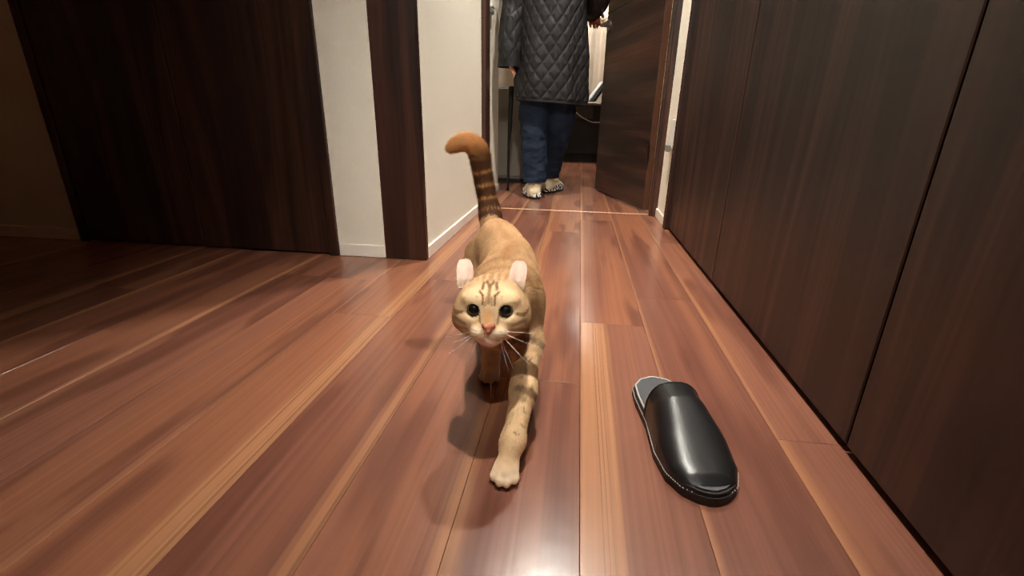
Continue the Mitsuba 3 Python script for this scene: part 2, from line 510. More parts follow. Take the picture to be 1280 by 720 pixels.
leafparts = []
zs = [0.008, 0.36, 0.731, 1.10, 1.47, 1.84, 2.025]
zs = [0.008, 1.05, 2.025]
for a, b in zip(zs[:-1], zs[1:]):
    leafparts.append(box(0.0, dl, -0.034, 0.0, a + 0.004, b - 0.004, 0.003))
leafparts.append(box(0.004, dl - 0.004, -0.031, -0.003, 0.01, 2.02))
add('door_1__leaf', on_door(cat_meshes(leafparts)), 'wenge_across')
add('door_1__leaf__edge_band', on_door(box(-0.0015, 0.0005, -0.033, -0.001, 0.010, 2.022)), 'edge_brown')
label('door_1__leaf', 'dark brown wood grain door leaf with a groove')
for k, z in enumerate((0.30, 1.75)):
    kk = 'door_1__hinge' if k == 0 else 'door_1__hinge_001'
    hm = cat_meshes([on_door(trimesh.creation.cylinder(0.006, 0.09, sections=16).apply_translation((-0.004, 0.006, z))), on_door(box(-0.001, 0.0015, -0.03, 0.004, z - 0.045, z + 0.045))])
    add(kk, hm, 'dark_steel', 30)
hz = 0.985
rose = trimesh.creation.cylinder(0.025, 0.008, sections=32)
rose.apply_transform(trimesh.transformations.rotation_matrix(np.pi / 2, (1, 0, 0)))
rose.apply_translation((dl - 0.055, 0.004, hz))
stem = trimesh.creation.cylinder(0.009, 0.05, sections=20)
stem.apply_transform(trimesh.transformations.rotation_matrix(np.pi / 2, (1, 0, 0)))
stem.apply_translation((dl - 0.055, 0.03, hz))
lever = box(dl - 0.175, dl - 0.043, 0.044, 0.058, hz - 0.010, hz + 0.010, 0.005)
add('door_1__handle', on_door(cat_meshes([rose, stem, lever])), 'steel', 30)
label('door_1__handle', 'metal lever handle near the free edge of the door')

# dark closet door in the wall at far left
label('door_2', 'pair of dark brown closet doors in the wall at left of the corner post', kind='structure')
add('door_2__casing', cat_meshes([box(WX0 - 0.032, WX0, YP - 0.004, YP + 0.05, 0, 2.05, 0.002), box(WX1, WX1 + 0.032, YP - 0.004, YP + 0.05, 0, 2.05, 0.002), box(WX0 - 0.032, WX1 + 0.032, YP - 0.004, YP + 0.05, 2.02, 2.05, 0.002)]), 'wenge_upright')
WM = (WX0 + WX1) / 2
add('door_2__leaf', box(WM + 0.002, WX1 - 0.002, YP + 0.002, YP + 0.036, 0.006, 2.016, 0.002), 'wenge_upright')
add('door_2__leaf_001', box(WX0 + 0.002, WM - 0.002, YP + 0.002, YP + 0.036, 0.006, 2.016, 0.002), 'wenge_upright')
for sfx, xa in (('', WM + 0.03), ('_001', WM - 0.045)):
    add('door_2__leaf' + sfx + '__pull', box(xa, xa + 0.015, YP - 0.014, YP + 0.003, 0.92, 1.12, 0.003), 'dark_steel')

# tall dark cupboard fronts along the right wall
label('door_3', 'dark brown wooden doors along the right side of the hallway', kind='structure')
add('door_3__casing', cat_meshes([box(XR - 0.012, XR + 0.06, 2.10, 2.142, 0, 2.10, 0.002), box(XR - 0.012, XR + 0.06, -0.90, -0.86, 0, 2.10, 0.002), box(XR - 0.012, XR + 0.06, -0.90, 2.142, 2.06, 2.10, 0.002)]), 'wenge_dark')
for k in range(4):
    y1 = 2.098 - k * 0.7395
    key = 'door_3__panel' if k == 0 else f'door_3__panel_{k:03d}'
    add(key, box(XR + 0.004, XR + 0.03, y1 - 0.7355, y1, 0.012, 2.056, 0.002), 'wenge_dark')
    h = box(XR - 0.012, XR + 0.005, y1 - (0.06 if k % 2 else 0.70), y1 - (0.045 if k % 2 else 0.685), 0.90, 1.12, 0.003)
    add(key + '__pull', h, 'dark_steel')
add('door_3__plinth', box(XR + 0.02, XR + 0.04, -0.86, 2.10, 0, 0.012), 'black_matte')

# switches and outlet
k = 'wall_socket'
add(k + '__plate', box(XR - 0.008, XR, 2.19, 2.26, 0.34, 0.46, 0.003), 'plastic_white')
add(k + '__plug', box(XR - 0.028, XR - 0.008, 2.205, 2.235, 0.325, 0.355, 0.004), 'plastic_grey')
label(k, 'white wall socket with a grey plug low on the right wall beside the door frame', 'socket')
k = 'wall_handset'
add(k + '__body', box(-0.522, -0.494, 2.76, 2.83, 1.0, 1.19, 0.006), 'plastic_white')
add(k + '__lower_end', box(-0.520, -0.498, 2.765, 2.825, 0.975, 1.0, 0.005), 'plastic_grey')
label(k, 'white fitting with a grey lower end on the short wall left of the person', 'wall fitting')

# ------------------------------------------------------------------ far room
# curtain
nx = 220
xs = np.linspace(-0.75, 1.10, nx)
ph = np.cumsum(1 + 0.35 * np.sin(np.arange(nx) * 0.13)) * (xs[1] - xs[0]) * 2 * np.pi / 0.155
zz = np.linspace(0.05, 1.54, 24)
grid = []
for z in zz:
    amp = 0.028 + 0.010 * (1.54 - z)
    yy = FAR - 0.12 + amp * np.sin(ph + 0.25 * np.sin(z * 2))
    grid.append(np.stack([xs, yy, np.full(nx, z)], 1))
g = np.array(grid)
front, backg = g.reshape(-1, 3), (g + [0, 0.003, 0]).reshape(-1, 3)
ii, jj = np.meshgrid(np.arange(23), np.arange(nx - 1), indexing='ij')
a = (ii * nx + jj).ravel()
f1 = np.vstack([np.stack([a, a + 1, a + nx + 1], 1), np.stack([a, a + nx + 1, a + nx], 1)])
cur = trimesh.Trimesh(np.vstack([front, backg]), np.vstack([f1, f1[:, ::-1] + len(front)]), process=False)
add('curtain__cloth', cur, 'curtain_cloth', True)
add('curtain__rail', tube([[-0.80, FAR - 0.115, 1.555], [0.0, FAR - 0.115, 1.555], [1.15, FAR - 0.115, 1.555]], 0.011, 12), 'white_trim', 40)
add('curtain__bracket', box(-0.78, -0.765, FAR - 0.115, FAR, 1.545, 1.565), 'white_trim')
add('curtain__bracket_001', box(1.12, 1.135, FAR - 0.115, FAR, 1.545, 1.565), 'white_trim')
label('curtain', 'beige pleated curtain hanging on a rail beyond the open door', 'curtain')

# desk
DY = 5.45
k = 'desk'
add(k + '__top', box(-0.55, 0.50, DY, DY + 0.55, 0.600, 0.625, 0.004), 'desk_top')
add(k + '__drawer', box(-0.52, 0.13, DY + 0.02, DY + 0.50, 0.46, 0.598, 0.004), 'drawer_brown')
add(k + '__cabinet', box(-0.52, 0.46, DY + 0.05, DY + 0.52, 0.09, 0.46, 0.004), 'black_matte')
add(k + '__upright', box(0.13, 0.46, DY + 0.05, DY + 0.52, 0.46, 0.60), 'black_gloss')
add(k + '__plinth', box(-0.50, 0.44, DY + 0.10, DY + 0.50, 0.0, 0.09), 'black_matte')
label(k, 'low black desk with a grey top behind the person', 'desk')
cab = bez([[-0.12, DY + 0.012, 0.585], [-0.02, DY - 0.004, 0.50], [0.06, DY - 0.006, 0.455], [0.13, DY - 0.006, 0.43], [0.20, DY + 0.01, 0.43], [0.27, DY + 0.04, 0.46]], 40)
add('cable', tube(cab, 0.0055, 8), 'cable_white', 40)
label('cable', 'pale cable drooping across the front of the black desk', 'cable')


def slab(c, sx, sy, sz, rx, ry, rz, bsdf, key):
    m = box(-sx / 2, sx / 2, -sy / 2, sy / 2, -sz / 2, sz / 2, 0.001)
    m.apply_transform(trimesh.transformations.euler_matrix(rx, ry, rz))
    m.apply_translation(c)
    add(key, m, bsdf)


slab((0.135, DY + 0.16, 0.747), 0.012, 0.22, 0.24, 0, 0.62, 0.15, 'paper_white', 'folder__cover')
slab((0.16, DY + 0.17, 0.740), 0.012, 0.20, 0.22, 0, 0.58, 0.15, 'paper_blue', 'folder__sheet')
slab((0.19, DY + 0.18, 0.737), 0.012, 0.21, 0.22, 0, 0.60, 0.15, 'cover_dark', 'folder__back_cover')
label('folder', 'pale blue and white folder leaning on the desk beside the door', 'folder')
slab((-0.09, DY + 0.14, 0.634), 0.28, 0.22, 0.016, 0, 0, 0.1, 'cover_dark', 'notebook__cover')
slab((-0.08, DY + 0.14, 0.648), 0.22, 0.19, 0.010, 0, 0, 0.14, 'paper_white', 'notebook__paper')
label('notebook', 'dark notebook with white paper lying on the desk', 'notebook')

# grey cabinet and black pole left of the person
k = 'cabinet'
add(k + '__body', box(-0.95, -0.30, 3.50, 3.95, 0.03, 0.66, 0.006), 'cabinet_grey')
add(k + '__door', box(-0.615, -0.305, 3.484, 3.50, 0.05, 0.65, 0.004), 'cabinet_grey')
add(k + '__door_001', box(-0.945, -0.625, 3.484, 3.50, 0.05, 0.65, 0.004), 'cabinet_grey')
add(k + '__plinth', box(-0.93, -0.32, 3.52, 3.93, 0.0, 0.03), 'black_matte')
label(k, 'low grey cabinet standing at the left of the person', 'cabinet')
pole = tube([[-0.452, 3.10, 0.012], [-0.451, 3.11, 0.30], [-0.446, 3.12, 0.40], [-0.440, 3.125, 0.64]], [0.006, 0.008, 0.014, 0.016], 14)
add('black_pole__shaft', pole, 'black_matte', 40)
add('black_pole__foot', trimesh.creation.cylinder(0.011, 0.014, sections=20).apply_translation((-0.452, 3.10, 0.007)), 'black_gloss')
label('black_pole', 'slim black upright pole in front of the grey cabinet', 'pole')

# ------------------------------------------------------------------ person
PC = np.array([-0.190, 2.90])
F = Field((-0.55, 2.60, -0.005), (0.22, 3.25, 1.64), 0.005)
skin_k = 0.03
# legs
LH, LK, LA = np.array([-0.270, 2.90, 0.84]), np.array([-0.272, 2.885, 0.46]), np.array([-0.250, 2.835, 0.085])
RH, RK, RA = np.array([-0.115, 2.91, 0.84]), np.array([-0.120, 2.975, 0.46]), np.array([-0.188, 3.085, 0.090])
for h_, k_, a_, out in ((LH, LK, LA, -0.35), (RH, RK, RA, 0.45)):
    F.chain([h_, k_, a_], [0.078, 0.05, 0.036], skin_k)
    heel = a_ + [0, -0.022, -0.045]
    d = np.array([math.sin(out), math.cos(out), 0])
    F.chain([heel, a_ + d * 0.09 + [0, 0, -0.045], a_ + d * 0.165 + [0, 0, -0.058]], [0.030, 0.032, 0.020], 0.02)
    F.cone(a_, heel, 0.034, 0.030, 0.02)
    F.ell(a_ + d * 0.15 + [0, 0, -0.058], (0.040, 0.05, 0.018), 0.02)
# torso, neck, head
F.ell((PC[0] - 0.005, 2.905, 0.90), (0.165, 0.115, 0.13), 0.05)
F.ell((PC[0], 2.90, 1.06), (0.135, 0.095, 0.16), 0.06)
F.ell((PC[0], 2.90, 1.22), (0.155, 0.10, 0.13), 0.06)
F.cone((PC[0] - 0.13, 2.90, 1.30), (PC[0] + 0.13, 2.90, 1.30), 0.055, 0.055, 0.05)
F.cone((PC[0], 2.90, 1.30), (PC[0], 2.925, 1.43), 0.052, 0.048, 0.04)
HC = np.array([PC[0], 2.935, 1.50])
F.ell(HC, (0.072, 0.092, 0.108), 0.02)
F.ell(HC + [0, 0.045, -0.055], (0.05, 0.05, 0.05), 0.03)
F.cone(HC + [0, 0.092, 0.01], HC + [0, 0.108, -0.025], 0.008, 0.012, 0.012)
for s in (-1, 1):
    F.ell(HC + [s * 0.075, 0.0, -0.01], (0.010, 0.022, 0.032), 0.008)
    F.ell(HC + [s * 0.031, 0.094, 0.012], (0.014, 0.010, 0.008), 0.006, sub=True)
F.cone(HC + [-0.018, 0.098, -0.052], HC + [0.018, 0.098, -0.052], 0.006, 0.006, 0.006)
# arms
LS, LE, LW = np.array([-0.355, 2.89, 1.28]), np.array([-0.400, 2.865, 1.02]), np.array([-0.412, 2.835, 0.835])
RS, RE, RW = np.array([-0.005, 2.89, 1.28]), np.array([0.055, 2.855, 1.07]), np.array([0.012, 3.00, 1.035])
for s_, e_, w_ in ((LS, LE, LW), (RS, RE, RW)):
    F.chain([s_, e_, w_], [0.050, 0.040, 0.027], 0.03)


def hand(w, d, side, palm_n, curl):
    d = d / np.linalg.norm(d)
    palm_n = palm_n - d * (palm_n @ d)
    palm_n /= np.linalg.norm(palm_n)
    ac = np.cross(d, palm_n) * side
    F.cone(w, w + d * 0.03, 0.026, 0.026, 0.02)
    for t in (-1, -0.33, 0.33, 1):
        F.cone(w + d * 0.02 + ac * t * 0.014, w + d * 0.078 + ac * t * 0.026, 0.014, 0.0115, 0.012)
    for q, (t, L) in enumerate(((-1, 0.058), (-0.33, 0.072), (0.33, 0.076), (1, 0.068))):
        p = w + d * 0.080 + ac * t * 0.027
        ang, r = curl * 0.5, 0.0092
        for seg, fr in enumerate((0.45, 0.32, 0.23)):
            dd = d * math.cos(ang) + palm_n * math.sin(ang)
            p2 = p + dd * L * fr
            F.cone(p, p2, r, r - 0.0008, 0.003)
            p, r, ang = p2, r - 0.0008, ang + curl
    p = w + d * 0.030 + ac * 0.026
    d1 = d * 0.70 + ac * 0.65 + palm_n * 0.30
    d2 = d * 0.92 + ac * 0.22 + palm_n * 0.35
    F.cone(p - ac * 0.008, p + d1 * 0.034, 0.0135, 0.0105, 0.01)
    F.cone(p + d1 * 0.034, p + d1 * 0.034 + d2 * 0.028, 0.0105, 0.009, 0.004)


hand(LW, np.array([0.0, 0.02, -1.0]), 1, np.array([1.0, 0.1, 0.0]), 0.35)
hand(RW, np.array([0.26, 0.93, -0.28]), -1, np.array([0.25, 0.0, -1.0]), 0.55)
body = F.mesh(2)


def skin_col(p, n, uv):
    return lin(222, 160, 132) * (0.95 + 0.1 * noise(p.x * 60, p.y * 60, p.z * 60))


pb('skin', mikit.proc(skin_col), 0.5, 0.4)
label('person', 'person seen from behind in black quilted coat and blue jeans reaching for the door handle', 'person')
add('person__body', body, 'skin', True)

# hair (short bob)
FH = Field(HC - 0.16, HC + 0.16, 0.005)
FH.ell(HC + [0, -0.012, 0.018], (0.085, 0.098, 0.108), 0.02)
FH.ell(HC + [0, -0.045, -0.05], (0.082, 0.062, 0.085), 0.03)
FH.ell(HC + [0, 0.105, -0.035], (0.062, 0.085, 0.105), 0.02, sub=True)
hm = FH.mesh(2)
hn = np.array(hm.vertex_normals)
hm.vertices = hm.vertices + hn * (0.004 * (meshkit.noise(np.array(hm.vertices) * [150, 150, 12]) - 0.5))[:, None]
pb('hair', srgb(34, 26, 22), 0.45)
add('person__hair', hm, 'hair', True)

# coat: lofted with quilting pressed into it
NA = 288


def quilt(u, v, pw, phh):
    """diamond quilting: 1 in the middle of a pad, 0 in the stitched valleys"""
    a, b = u / pw + v / phh, u / pw - v / phh
    da, db = np.abs(a - np.round(a)), np.abs(b - np.round(b))
    e = np.minimum(da, db) * 2
    return 1 - (1 - np.clip(e * 1.25, 0, 1))**2.2


rings = []
prof = np.array([[0.540, 0.202, 0.150], [0.62, 0.202, 0.150], [0.80, 0.196, 0.145], [0.98, 0.184, 0.135], [1.12, 0.184, 0.128], [1.24, 0.192, 0.122], [1.31, 0.176, 0.106], [1.345, 0.125, 0.088], [1.37, 0.082, 0.076], [1.42, 0.074, 0.074]])
Z = np.linspace(0.540, 1.42, 260)
ang = np.arange(NA) / NA * 2 * np.pi
for z in Z:
    rx, ry = np.interp(z, prof[:, 0], prof[:, 1]), np.interp(z, prof[:, 0], prof[:, 2])
    cx = PC[0] + 0.004 * (z - 0.54)
    fold = 0.010 * np.sin(ang * 3 + 1.3) * np.clip((1.0 - z) / 0.45, 0, 1) + 0.006 * np.sin(ang * 7 + 4 * z) * np.clip((1.05 - z) / 0.4, 0, 1)
    wr = 0.010 * (meshkit.noise(np.stack([np.cos(ang) * 3, np.sin(ang) * 3, np.full(NA, z * 9)], 1)) - 0.5)
    arc = ang * 0.19
    q = quilt(arc, z + 0.0 * ang, 0.19 * 2 * np.pi / 18, 0.092) * np.clip((z - 0.552) / 0.01, 0, 1)
    r = 1 + (fold + wr + 0.0065 * q) / 0.17
    hem = 0.012 * (1 if z < 0.56 else 0)
    rings.append(np.stack([cx + np.cos(ang) * rx * r, 2.90 + np.sin(ang) * ry * r, np.full(NA, z) + 0.012 * np.cos(ang) * np.clip((0.8 - z) / 0.26, 0, 1) * -1], 1))
inner = []
for z, ring in list(zip(Z, rings))[::-1][::12]:
    c = np.array([PC[0], 2.90, 0])
    q = ring.copy()
    q[:, :2] = c[:2] + (ring[:, :2] - c[:2]) * 0.955
    inner.append(q)
bottom = rings[0].copy()
bottom[:, :2] = PC + (bottom[:, :2] - PC) * 0.955
outer_shell = loft([bottom] + rings, False)
lining = loft([r for r in inner[:-1]] + [bottom], False)
def coat_col(p, n, uv):
    return lin(33, 32, 34) * (0.85 + 0.3 * noise(p.x * 300, p.y * 300, p.z * 300))


pb('coat_cloth', mikit.proc(coat_col), 0.58, 0.35, sheen=0.3)
add('person__coat', cat_meshes([outer_shell, lining]), 'coat_cloth', 50)
label('person__coat', 'black diamond quilted knee length coat')


def sleeve(pts, rs, key):
    P = bez(pts, 120)
    R = np.interp(np.linspace(0, 1, 120), np.linspace(0, 1, len(rs)), rs)
    n = 96
    tang = np.gradient(P, axis=0)
    s = np.concatenate([[0], np.cumsum(np.linalg.norm(np.diff(P, axis=0), axis=1))])
    u, v, _ = frame_to(tang[0])
    out = []
    for i in range(len(P)):
        t = tang[i] / np.linalg.norm(tang[i])
        u = u - t * (u @ t)
        u /= np.linalg.norm(u)
        v = np.cross(t, u)
        a = np.arange(n) * 2 * np.pi / n
        q = quilt(a * 0.06, np.full(n, s[i]), 0.06 * 2 * np.pi / 6, 0.092)
        w = 0.010 * (meshkit.noise(np.stack([np.cos(a) * 2, np.sin(a) * 2, np.full(n, s[i] * 22)], 1) + 5) - 0.5)
        r = R[i] + 0.0045 * q + w
        out.append(P[i] + r[:, None] * (np.cos(a)[:, None] * u + np.sin(a)[:, None] * v))
    end = [P[-1] + (out[-1] - P[-1]) * 0.9, P[-8] + (out[-8] - P[-8]) * 0.88]
    add(key, loft(out + end, False), 'coat_cloth', 50)


sleeve([LS + [0.03, 0, 0.01], LS + [-0.02, 0, -0.06], LE, LW + [0, 0, 0.06], LW + [0.0, 0, -0.115]], [0.072, 0.068, 0.060, 0.060, 0.062], 'person__sleeve')
sleeve([RS + [-0.03, 0, 0.01], RS + [0.02, 0, -0.06], RE + [0, -0.005, 0.02], (RE + RW) / 2 + [0.014, 0, -0.005], RW + [0.008, 0.040, -0.012]], [0.072, 0.068, 0.060, 0.054, 0.046], 'person__sleeve_001')

# jeans
def jeans_col(p, n, uv):
    t = noise(p.x * 500, p.y * 500, p.z * 900)
    w = smoothstep(0.3, 0.75, fbm(p.x * 6, p.y * 6, p.z * 4))
    return mix(lin(20, 28, 42), lin(35, 47, 66), w) * (0.8 + 0.4 * t)


pb('denim', mikit.proc(jeans_col), 0.8, 0.2)
FJ = Field((-0.42, 2.68, 0.06), (0.06, 3.12, 1.0), 0.005)
FJ.ell((PC[0] - 0.005, 2.905, 0.88), (0.170, 0.120, 0.10), 0.04)
FJ.chain([LH + [0, 0, -0.04], LK, LA + [-0.002, 0.005, 0.025]], [0.098, 0.083, 0.070], 0.02)
FJ.chain([RH + [0, 0, -0.04], RK, RA + [0.004, 0.0, 0.025]], [0.098, 0.083, 0.068], 0.02)
jm = FJ.mesh(1)
jv = np.array(jm.vertices)
fold = 0.011 * (meshkit.fbm(jv * [14, 14, 24], 3) - 0.5) * np.clip((0.75 - jv[:, 2]) / 0.3, 0.2, 1) * 2
jm.vertices = jv + np.array(jm.vertex_normals) * fold[:, None]
# open the trouser bottoms: cut flat at the hem
jm = trimesh.intersections.slice_mesh_plane(jm, [0, 0.0, 1], [0, 0, 0.096], cap=False)
add('person__jeans', jm, 'denim', True)
label('person__jeans', 'loose blue jeans')

pb('sock_cloth', srgb(226, 212, 178), 0.9, 0.1)


def zebra(p, n, uv):
    w = fbm(p.x * 30, p.y * 30, p.z * 30)
    s = dr.sin(p.x * 260 + p.z * 180 + p.y * 90 + 16 * w)
    return mix(lin(40, 38, 40), lin(226, 222, 218), smoothstep(-0.25, 0.25, s))


pb('zebra_cloth', mikit.proc(zebra), 0.8, 0.2)
pb('sole_dark', srgb(48, 44, 42), 0.7)
for q, (a_, out) in enumerate(((LA, -0.35), (RA, 0.45))):
    d = np.array([math.sin(out), math.cos(out), 0])
    heel = a_ + [0, -0.022, -0.045]
    FS = Field(a_ - [0.14, 0.10, 0.09], a_ + [0.14, 0.24, 0.10], 0.004)
    FS.chain([a_ + [0, 0, 0.08], a_, heel], [0.039, 0.038, 0.034], 0.02)
    FS.chain([heel, a_ + d * 0.09 + [0, 0, -0.043], a_ + d * 0.165 + [0, 0, -0.056]], [0.034, 0.036, 0.024], 0.02)
    sfx = '' if q == 0 else '_001'
    sm = FS.mesh(1)
    sm = trimesh.intersections.slice_mesh_plane(sm, [0, 0, 1], [0, 0, 0.0145], cap=False)
    add('person__sock' + sfx, sm, 'sock_cloth', True)
    # slipper: sole + vamp
    rot = math.pi / 2 - math.atan2(d[1], d[0])
    outline = []
    for t in np.linspace(0, 2 * np.pi, 48, endpoint=False):
        wd = 0.044 + 0.008 * math.cos(t)
        outline.append((wd * math.sin(t), 0.125 * math.cos(t)))
    so = trimesh.creation.extrude_polygon(sg.Polygon(outline), 0.013, engine='earcut')
    M = trimesh.transformations.rotation_matrix(-out, (0, 0, 1))
    c = a_ + d * 0.062
    so.apply_transform(M)
    so.apply_translation((c[0], c[1], 0.0005))
    add('person__slipper' + sfx, so, 'sole_dark', 30)
    FV = Field((-0.08, -0.16, 0.004), (0.08, 0.15, 0.10), 0.004)
    FV.ell((0, 0.035, 0.022), (0.050, 0.098, 0.048), 0.01)
    FV.ell((0, -0.05, 0.02), (0.049, 0.082, 0.034), 0.012)
    FV.ell((0, -0.052, 0.070), (0.036, 0.066, 0.052), 0.006, sub=True)
    vm = FV.mesh(1)
    vm.apply_transform(M)
    vm.apply_translation((c[0], c[1], 0.0))
    vm = trimesh.intersections.slice_mesh_plane(vm, [0, 0, 1], [0, 0, 0.0128], cap=False)
    add('person__slipper' + sfx + '__upper', vm, 'zebra_cloth', True)
    label('person__slipper' + sfx + '__upper', 'black and white striped slipper upper')

# ------------------------------------------------------------------ black leather slipper in front
pb('leather_black', srgb(22, 21, 22), 0.33, 0.5)
pb('insole_grey', srgb(70, 70, 72), 0.55)
pb('piping_pale', srgb(168, 164, 158), 0.5)
pb('sole_black', srgb(18, 17, 17), 0.5)
SD = np.array([0.035, -0.245])
SD /= np.linalg.norm(SD)
SR = np.array([-SD[1], SD[0]])       # image right
S0 = np.array([0.156, 0.757])        # heel end


def slip(pts):
    """slipper coordinates (across, along from the heel, up) to the world"""
    pts = np.asarray(pts, float)
    xy = S0 + pts[:, :1] * SR + pts[:, 1:2] * SD
    return np.hstack([xy, pts[:, 2:]])


SL = 0.275


def half(s):
    """half width of the sole at s in 0..1 from heel to toe"""
    t = np.clip(s, 0, 1)
    base = np.interp(t, [0, 0.03, 0.10, 0.22, 0.45, 0.70, 0.85, 0.94, 0.985, 1.0], [0.004, 0.024, 0.038, 0.0415, 0.041, 0.0485, 0.045, 0.033, 0.017, 0.004])
    return base


sv = 0.5 - 0.5 * np.cos(np.linspace(0, np.pi, 60))
outl = [(-half(s), s * SL) for s in sv] + [(half(s), s * SL) for s in sv[::-1]]
pol = sg.Polygon(outl).buffer(0)


def slip_extrude(poly, h, z):
    m = trimesh.creation.extrude_polygon(poly, h, engine='earcut')
    v = np.array(m.vertices)
    v[:, 2] += z
    w = slip(v)
    f = np.array(m.faces)
    return trimesh.Trimesh(w, f[:, ::-1] if np.cross(np.append(SR, 0), np.append(SD, 0))[2] < 0 else f, process=False)


label('slipper', 'black leather house slipper lying on the planks at the right of the cat', 'slipper')
add('slipper__sole', cat_meshes([slip_extrude(pol.buffer(0.003), 0.012, 0.0005), slip_extrude(pol.buffer(0.0005), 0.006, 0.012)]), 'sole_black', 40)
add('slipper__insole', slip_extrude(pol.buffer(-0.003), 0.004, 0.0165), 'insole_grey', 40)
label('slipper__insole', 'grey insole')
rim = np.array([(-half(s) + 0.0015, s * SL, 0.0195) for s in sv[:34]][::-1] + [(half(s) - 0.0015, s * SL, 0.0195) for s in sv[:34]])
add('slipper__piping', tube(slip(rim), 0.0016, 8), 'piping_pale', 40)
label('slipper__piping', 'pale piping around the heel')
# upper from 38% of the length to the toe
NS, NT = 70, 41
vs, top_edge = [], []
for i in range(NS):
    row = []
    for j in range(NT):
        a = j / (NT - 1) * np.pi
        cx = math.cos(a)
        # opening line curves back at the sides
        s0 = 0.40 - 0.035 * math.sin(a)
        s = s0 + (1.0 - s0) * i / (NS - 1)
        w = half(min(s, 0.999)) + 0.0025
        hgt = np.interp(s, [0.33, 0.5, 0.65, 0.8, 0.92, 1.0], [0.070, 0.069, 0.058, 0.042, 0.030, 0.014])
        x = w * (abs(cx)**0.8) * np.sign(cx)
        z = 0.010 + (hgt - 0.010) * (math.sin(a)**0.75)
        row.append((x, s * SL, z))
    vs.append(row)
vs = np.array(vs)
n_ = vs.reshape(-1, 3)
ii, jj = np.meshgrid(np.arange(NS - 1), np.arange(NT - 1), indexing='ij')
a = (ii * NT + jj).ravel()
f1 = np.vstack([np.stack([a, a + 1, a + NT + 1], 1), np.stack([a, a + NT + 1, a + NT], 1)])
m = trimesh.Trimesh(slip(n_), f1, process=False)
inn = n_.copy()
inn[:, 0] *= 0.965
inn[:, 2] -= 0.002
m2 = trimesh.Trimesh(slip(inn), f1[:, ::-1], process=False)
lip = tube(slip(vs[0]), 0.0014, 8)
add('slipper__upper', cat_meshes([m, m2, lip]), 'leather_black', 50)
st = []
for s in np.linspace(0.05, 0.97, 74):
    for sd in (-1, 1):
        w = half(s) + 0.0034
        q = slip([(sd * w, s * SL - 0.001, 0.0128), (sd * w, s * SL, 0.0131), (sd * w, s * SL + 0.001, 0.0128)])
        st.append(tube(q, 0.0006, 5))
add('slipper__stitching', cat_meshes(st), 'piping_pale')
label('slipper__stitching', 'pale stitching along the sole edge', kind='stuff')

# ------------------------------------------------------------------ cat
Fh = np.array([0.095, -1.0, 0.140])
Fh /= np.linalg.norm(Fh)
Xh = np.cross(Fh, [0, 0, 1.0])
Xh = -Xh if Xh[0] < 0 else Xh
Xh /= np.linalg.norm(Xh)
Uh = np.cross(Xh, Fh)
Uh = -Uh if Uh[2] < 0 else Uh
C0 = np.array([-0.106, 0.590, 0.2040])
HR = np.stack([Xh, Fh, Uh])
hl = lambda x, f, u: C0 + x * Xh + f * Fh + u * Uh      # head coordinates to the world

LEG_L = [(-0.076, 0.690, 0.175), (-0.062, 0.655, 0.117), (-0.058, 0.588, 0.075), (-0.064, 0.520, 0.036), (-0.0675, 0.499, 0.020)]
LEG_R = [(-0.128, 0.715, 0.165), (-0.134, 0.770, 0.115), (-0.137, 0.757, 0.060), (-0.136, 0.748, 0.030), (-0.1345, 0.738, 0.018)]
HIND_L = [(-0.140, 0.985, 0.165), (-0.110, 0.935, 0.115), (-0.108, 1.045, 0.075), (-0.107, 1.060, 0.030), (-0.107, 1.035, 0.014)]
HIND_R = [(-0.192, 0.975, 0.165), (-0.180, 0.900, 0.120), (-0.178, 0.965, 0.070), (-0.176, 0.935, 0.025), (-0.176, 0.905, 0.014)]
TAIL = bez([(-0.183, 1.005, 0.222), (-0.190, 1.030, 0.250), (-0.203, 1.040, 0.304), (-0.211, 1.040, 0.350), (-0.215, 1.040, 0.376), (-0.227, 1.040, 0.394), (-0.245, 1.038, 0.401), (-0.262, 1.036, 0.397), (-0.277, 1.035, 0.388)], 48)
TR = np.interp(np.linspace(0, 1, 48), [0, 0.15, 0.5, 0.75, 0.92, 1], [0.0175, 0.0175, 0.0180, 0.0160, 0.0115, 0.007])

G = Field((-0.31, 0.455, -0.004), (0.0, 1.12, 0.44), 0.002)
# trunk
G.ell((-0.101, 0.725, 0.172), (0.049, 0.090, 0.072), 0.04)
G.ell((-0.111, 0.815, 0.168), (0.048, 0.105, 0.074), 0.04)
G.ell((-0.137, 0.905, 0.172), (0.044, 0.095, 0.068), 0.04)
G.ell((-0.166, 0.968, 0.182), (0.042, 0.068, 0.064), 0.04)
G.cone((-0.101, 0.690, 0.175), (-0.102, 0.635, 0.192), 0.050, 0.042, 0.035)
G.ell((-0.101, 0.672, 0.148), (0.042, 0.042, 0.046), 0.03)
G.ell((-0.076, 0.700, 0.165), (0.022, 0.042, 0.055), 0.025)
G.ell((-0.128, 0.712, 0.168), (0.022, 0.042, 0.052), 0.025)
# legs
G.chain(LEG_L, [0.031, 0.0220, 0.0170, 0.0138, 0.0140], 0.016)
G.chain(LEG_R, [0.028, 0.0210, 0.0155, 0.0138, 0.0140], 0.016)
for L_ in (HIND_L, HIND_R):
    G.chain(L_, [0.042, 0.032, 0.0165, 0.0140, 0.0140], 0.02)


